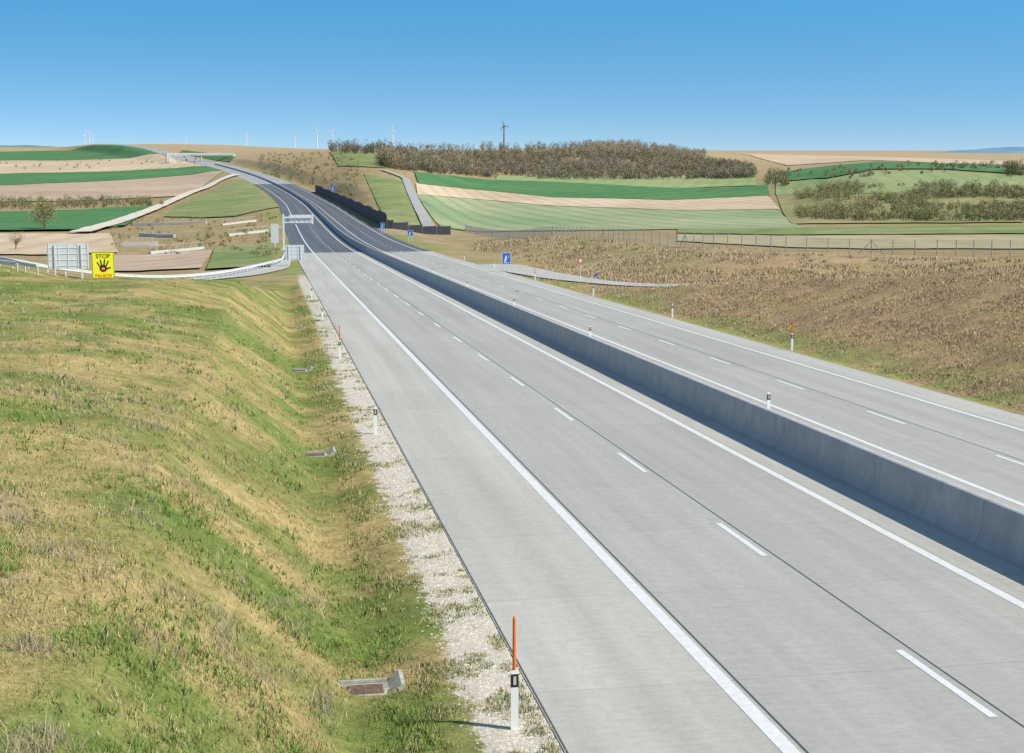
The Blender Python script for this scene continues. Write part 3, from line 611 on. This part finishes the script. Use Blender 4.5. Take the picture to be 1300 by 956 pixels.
A=scatter(90,[(415,190),(480,190)],[(415,195),(490,198)],418,492,800,1500); woodmass('distant_tree_row',A,rng.uniform(5,10,len(A))*(.7+.6*rng.uniform(0,1,len(A))),pal[rng.integers(0,6,len(A))]*.75,60,.45,1.6,.4,.05)
A=scatter(130,[(480,188),(730,188)],[(480,196),(730,193)],480,735,1100,1800); woodmass('distant_tree_row',A,rng.uniform(4,11,len(A)),pal[rng.integers(0,6,len(A))]*.9,50,.5,1.8,.4,.05)
A=scatter(2600,[(1010,240),(1100,237),(1200,237),(1310,243)],[(1012,279),(1100,282),(1200,282),(1310,282)],1010,1325,430,1100)
k=fbm(A[:,0]/28,A[:,1]/60,8)+rng.uniform(-.06,.06,len(A))+.1*ss(-A[:,1],-640,-500)>.46; A=A[k]
pal2=np.array([[.24,.23,.09],[.30,.235,.13],[.17,.20,.07],[.35,.28,.17],[.22,.26,.09]])
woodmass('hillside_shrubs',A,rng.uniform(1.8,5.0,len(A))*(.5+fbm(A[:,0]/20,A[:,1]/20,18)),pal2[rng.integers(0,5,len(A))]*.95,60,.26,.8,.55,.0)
A=scatter(60,[(975,222),(1000,222)],[(975,238),(1000,240)],972,1002,700,1500); woodmass('hedge_bushes',A,rng.uniform(3,8,len(A)),pal2[rng.integers(0,4,len(A))]*.8,60,.4,1.2,.45,.02)
A=scatter(90,[(1000,214),(1300,209)],[(1000,232),(1300,213)],1000,1320,700,1500); woodmass('hedge_bushes',A,rng.uniform(2,5,len(A)),pal2[rng.integers(0,4,len(A))]*.8,50,.4,1.2,.45,.02)
A=scatter(40,[(1280,218),(1310,218)],[(1280,226),(1310,226)],1278,1315,700,1500); woodmass('hedge_bushes',A,rng.uniform(5,9,len(A)),pal2[rng.integers(0,4,len(A))]*.7,70,.4,1.2,.45,.02)
A=scatter(170,[(-60,259),(190,257)],[(-60,270),(190,262)],-60,192,450,900); woodmass('hedge_bushes',A,rng.uniform(2.0,5.5,len(A)),pal2[rng.integers(0,5,len(A))]*.8,60,.28,.9,.5,.02)
A=scatter(30,[(-60,206),(250,198)],[(-60,222),(250,212)],0,250,900,2500); woodmass('hedge_bushes',A,rng.uniform(2,4,len(A)),pal2[rng.integers(0,4,len(A))]*.75,30,.5,1.2,.45,.02)
A=scatter(260,[(140,272),(350,280)],[(140,318),(350,338)],140,352,200,700); k=fbm(A[:,0]/9,A[:,1]/15,28)>.47; A=A[k]; woodmass('low_shrubs',A,rng.uniform(.4,1.5,len(A)),pal2[rng.integers(0,5,len(A))],50,.16,.4,.7,.0)
A=scatter(240,[(330,195),(450,192)],[(330,215),(450,245)],330,455,600,1700); woodmass('low_shrubs',A,rng.uniform(.8,2.2,len(A)),pal2[rng.integers(0,4,len(A))]*.9,40,.3,.7,.7,.0)
MBk2=simple('tree_bark',(.16,.13,.09),.9)
def tree(px_,row,H,col,ymin=280,nleaf=1500):
    x,y=survey(px_,row,ymin); z=gz(x,y); b_=B(); b_.cyl((0,0,-.5),(0.1,0,H*.35),H*.035,H*.022,8)
    tips=[]
    for k in range(12):
        t=rng.uniform(0,6.28); e=rng.uniform(.5,1.25); h0=H*rng.uniform(.18,.4); ln=H*rng.uniform(.35,.55)
        q=(math.cos(t)*math.cos(e)*ln,math.sin(t)*math.cos(e)*ln,h0+math.sin(e)*ln); b_.cyl((.05,0,h0),q,H*.013,H*.004,5); tips.append(q)
        for m_ in range(4):
            f=rng.uniform(.4,.9); q0=Vector((q[0]*f,q[1]*f,h0+(q[2]-h0)*f)); q1=q0+Vector(rng.normal(0,.12*H,3)); q1.z=max(q1.z,q0.z-.05*H); b_.cyl(q0,q1,H*.006,H*.002,4); tips.append(tuple(q1))
    tr_=b_.build('tree',[MBk2],(x,y,z))
    n=nleaf; tp=np.array(tips)[rng.integers(0,len(tips),n)]+rng.normal(0,.075*H,(n,3)); tp[:,2]=np.maximum(tp[:,2],.12*H)
    d=rng.normal(0,1,(n,3));d/=np.linalg.norm(d,axis=1)[:,None]; sd=np.cross(d,rng.normal(0,1,(n,3))); sd/=np.linalg.norm(sd,axis=1)[:,None]
    l=rng.uniform(.15,.4,(n,1))*H/9; tri=np.stack([tp-sd*l*.4,tp+sd*l*.4,tp+d*l],1).reshape(-1,3)
    meshobj('crown',tri,np.arange(3*n).reshape(-1,3),MV,col=np.repeat(np.array(col)*rng.uniform(.6,1.3,(n,1)),3,0),parent=tr_)
tree(57,293,10.5,(.30,.27,.11),280,2200); tree(20,318,4.5,(.38,.28,.2),200,500); tree(128,258,5,(.2,.22,.09)); tree(205,262,3.5,(.2,.22,.09))
# ---------------------------------------------------------------- foreground grass
MGr=attrmat('grass_blades',up=1.1)
def tufts(name,s_,t_,nb,hmin,hmax,colf,wk=1.0,lean=.5,rad=.08,dark=.75):
    n=len(s_); x,y=st2xy(s_,t_); z=ground(s_,t_); dist=np.hypot(x,y)+2
    c=colf(s_,t_,x,y,n)
    X=np.repeat(x,nb);Y=np.repeat(y,nb);Z=np.repeat(z,nb);D=np.repeat(dist,nb); m=n*nb
    sc=np.repeat(rng.uniform(.6,1.3,n),nb)
    r=rad*(1+D/45)*np.sqrt(rng.uniform(0,1,m))*sc; th=rng.uniform(0,2*np.pi,m)
    h=rng.uniform(hmin,hmax,m)*sc*(1+D/200); w=(.004+.00034*D)*wk*rng.uniform(.7,1.4,m)
    bx=X+r*np.cos(th);by=Y+r*np.sin(th)
    la=rng.uniform(0,2*np.pi,m); le=lean*h*rng.uniform(.1,1.3,m); fa=rng.uniform(0,np.pi,m)
    p0=np.column_stack([bx-np.cos(fa)*w,by-np.sin(fa)*w,Z-.03]);p1=np.column_stack([bx+np.cos(fa)*w,by+np.sin(fa)*w,Z-.03])
    p2=np.column_stack([bx+np.cos(la)*le,by+np.sin(la)*le,Z+h])
    tri=np.stack([p0,p1,p2],1).reshape(-1,3)
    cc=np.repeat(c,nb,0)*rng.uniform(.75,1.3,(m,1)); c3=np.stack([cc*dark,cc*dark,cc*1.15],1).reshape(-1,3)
    return meshobj(name,tri,np.arange(3*m).reshape(-1,3),MGr,col=c3)
def samp(n,u0,u1,d0,d1,tlo,thi):
    d=1/(rng.uniform(1/d1,1/d0,n)); k=rng.uniform(u0,u1,n); s_=d; t_=d*k
    m=(t_>tlo)&(t_<thi); return s_[m],t_[m]
def colleft(s_,t_,x,y,n):
    base=groundcol(s_,t_); r=rng.uniform(0,1,n)[:,None]
    c=base*1.08; c=np.where(r<.2,np.array([[.18,.26,.06]]),c); c=np.where((r>.84),np.array([[.55,.46,.25]]),c); return c
s_,t_=samp(80000,-.36,.20,6.5,110,-26,2.6)
x,y=st2xy(s_,t_); k=(fbm(x/1.3,y/1.3,61,3)+rng.uniform(-.25,.25,len(s_)))>.42
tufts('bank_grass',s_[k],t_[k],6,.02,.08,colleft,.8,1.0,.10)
s_,t_=samp(34000,-.36,.12,6.5,80,-22,2.4); x,y=st2xy(s_,t_); k=(fbm(x/1.3,y/1.3,71,4)+.13*ss(-(s_-t_),-30,-10)+rng.uniform(-.10,.10,len(s_)))>.60
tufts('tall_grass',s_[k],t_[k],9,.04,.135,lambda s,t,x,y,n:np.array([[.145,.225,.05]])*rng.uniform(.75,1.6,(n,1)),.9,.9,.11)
s_,t_=samp(26000,-.36,.04,8,75,-20,0.8); x,y=st2xy(s_,t_); k=(fbm(x/1.0,y/1.0,81,3)+rng.uniform(-.10,.10,len(s_)))>.66
tufts('dry_weeds',s_[k],t_[k],8,.06,.20,lambda s,t,x,y,n:np.array([[.44,.36,.24]])*rng.uniform(.7,1.2,(n,1)),.55,1.1,.15,.8)
s_=1/rng.uniform(1/130,1/14,9000); t_=rng.uniform(1.9,4.05,9000); x,y=st2xy(s_,t_); k=(fbm(x/.7,y/.7,91,3)-(t_-1.9)*.04+.15*(t_>3.88))>.53
tufts('verge_grass',s_[k],t_[k],10,.02,.08,lambda s,t,x,y,n:np.where(rng.uniform(0,1,n)[:,None]<.5,[[.19,.24,.07]],[[.45,.38,.19]]),.9)
s_=1/rng.uniform(1/190,1/45,60000); t_=rng.uniform(28.6,50,60000)
def colright(s_,t_,x,y,n):
    base=groundcol(s_,t_); r=rng.uniform(0,1,n)[:,None]; c=base*1.1
    return np.where(r<.18,np.array([[.36,.25,.145]]),np.where(r>.76,np.array([[.56,.45,.29]]),c))
x,y=st2xy(s_,t_); k=(fbm(x/2.0,y/2.0,63,3)+rng.uniform(-.25,.25,len(s_)))>.47
tufts('bank_grass',s_[k],t_[k],5,.03,.11,colright,.6,1.1,.1,.85)
n=26000; px_=rng.uniform(600,1330,n); yy=1/rng.uniform(1/330,1/140,n); xx=(px_-650)/F*yy
s_=-xx*math.sin(math.radians(PHI))+yy*math.cos(math.radians(PHI)); t_=xx*math.cos(math.radians(PHI))+yy*math.sin(math.radians(PHI))
crest=np.interp(px_,[600,640,700,800,900,1000,1200,1330],[360,320,258,215,190,178,171,160])
k=(t_>37.5)&(fbm(xx/3,yy/3,65,3)>.47)&(s_>134)&(yy<crest); tufts('rough_grass',s_[k],t_[k],4,.08,.25,colright,.8,1.0,.1,.85)
n=24000; s_=1/rng.uniform(1/85,1/14,n); t_=np.clip(rng.normal(3.6,.33,n),2.5,4.08); x,y=st2xy(s_,t_); z=ground(s_,t_); r=(rng.uniform(.006,.02,n)*(1+s_/50))
oc=np.array([[1,0,0],[0,1,0],[-1,0,0],[0,-1,0],[0,0,.7]]); V=np.column_stack([x,y,z-.003])[:,None,:]+oc[None]*r[:,None,None]*rng.uniform(.6,1.3,(n,5,1))
fi=np.array([[0,1,4],[1,2,4],[2,3,4],[3,0,4]]); Fq=(np.arange(n)[:,None,None]*5+fi[None]).reshape(-1,3)
meshobj('gravel_stones',V.reshape(-1,3),Fq,MGr,col=np.repeat(np.array([[.74,.69,.58]])*rng.uniform(.65,1.2,(n,1)),5,0))
MCd=simple('drain_concrete',(.44,.42,.36),.9,0,.35,4); MIr=simple('iron_grate',(.17,.11,.07),.7,0,.4,9)
def inlet(s_,t_):
    x,y=st2xy(s_,t_); z=float(ground(np.array([s_]),np.array([t_]))[0]); b_=B()
    b_.box((0,0,-.05),(.8,.55,.10),0)
    b_.add([(-.40,-.3,.0),(-.40,.3,.0),(-.66,.42,.17),(-.66,-.30,.17),(-.46,-.3,-.3),(-.46,.3,-.3),(-.73,.42,.16),(-.73,-.30,.16)],[(0,1,2,3),(7,6,5,4),(3,2,6,7),(0,3,7,4),(1,5,6,2)],0)
    b_.add([(.40,-.3,.0),(.40,.3,.0),(.60,.42,.17),(.60,-.30,.17),(.46,-.3,-.3),(.46,.3,-.3),(.67,.42,.16),(.67,-.30,.16)],[(3,2,1,0),(4,5,6,7),(7,6,2,3),(4,7,3,0),(2,6,5,1)],0)
    b_.box((0,.34,.0),(.8,.06,.1),0)
    b_.box((0,.0,.006),(.62,.42,.008),1)
    b_.build('drainage_inlet',[MCd,MIr],(x,y,z+.02),math.radians(9.68))
inlet(23.5,1.45); inlet(47,1.35); inlet(72,1.35); inlet(98,1.4)
# ---------------------------------------------------------------- world, sun, camera
w=bpy.data.worlds.new('World'); scene.world=w; w.use_nodes=True; nt=w.node_tree; bg=nt.nodes['Background']
sk=nt.nodes.new('ShaderNodeTexSky'); sk.sky_type='NISHITA'; sk.sun_disc=False
el=math.radians(45); az=math.radians(114)
sk.sun_elevation=el; sk.sun_rotation=az; sk.air_density=1.0; sk.dust_density=.3; sk.ozone_density=1.5
tcw=nt.nodes.new('ShaderNodeTexCoord'); sx=nt.nodes.new('ShaderNodeSeparateXYZ'); cb=nt.nodes.new('ShaderNodeCombineXYZ')
nt.links.new(tcw.outputs['Generated'],sx.inputs[0]); zc=mathn(nt,'MULTIPLY_ADD',mathn(nt,'MAXIMUM',sx.outputs[2],0.0),3.9,.13)
nt.links.new(sx.outputs[0],cb.inputs[0]);nt.links.new(sx.outputs[1],cb.inputs[1]);nt.links.new(zc,cb.inputs[2])
nm=nt.nodes.new('ShaderNodeVectorMath'); nm.operation='NORMALIZE'; nt.links.new(cb.outputs[0],nm.inputs[0]); nt.links.new(nm.outputs[0],sk.inputs['Vector'])
cr=nt.nodes.new('ShaderNodeValToRGB'); e=cr.color_ramp.elements; e[0].position=0; e[0].color=(.42,.46,.46,1); e[1].position=.11; e[1].color=(.26,.68,.74,1)
e1=cr.color_ramp.elements.new(.045); e1.color=(.36,.56,.58,1)
e2=cr.color_ramp.elements.new(.4); e2.color=(.46,.52,.50,1); nt.links.new(sx.outputs[2],cr.inputs[0])
mx=nt.nodes.new('ShaderNodeVectorMath'); mx.operation='MULTIPLY'; nt.links.new(sk.outputs[0],mx.inputs[0]); nt.links.new(cr.outputs[0],mx.inputs[1])
m2=nt.nodes.new('ShaderNodeVectorMath'); m2.operation='SCALE'; nt.links.new(mx.outputs[0],m2.inputs[0]); m2.inputs['Scale'].default_value=2.05
nt.links.new(m2.outputs[0],bg.inputs[0]); bg.inputs[1].default_value=.15
sl=bpy.data.lights.new('sun','SUN'); sl.energy=4.7; sl.angle=math.radians(.53); sl.color=(1,.945,.85)
so=bpy.data.objects.new('sun',sl); link(so)
dv=Vector((math.sin(az)*math.cos(el),math.cos(az)*math.cos(el),math.sin(el))); so.rotation_euler=dv.to_track_quat('Z','Y').to_euler()
cam=bpy.data.cameras.new('camera'); cam.lens=F/1300*36; cam.sensor_width=36; cam.sensor_fit='HORIZONTAL'; cam.shift_y=-45/1300; cam.clip_start=.1; cam.clip_end=60000
co=bpy.data.objects.new('camera',cam); link(co); co.location=(0,0,CAMZ); co.rotation_euler=(math.pi/2-TH,0,0); scene.camera=co
scene.view_settings.view_transform='Standard'; scene.view_settings.look='None'; scene.view_settings.exposure=0
print('tris',sum(len(o.data.polygons) for o in scene.objects if o.type=='MESH'))
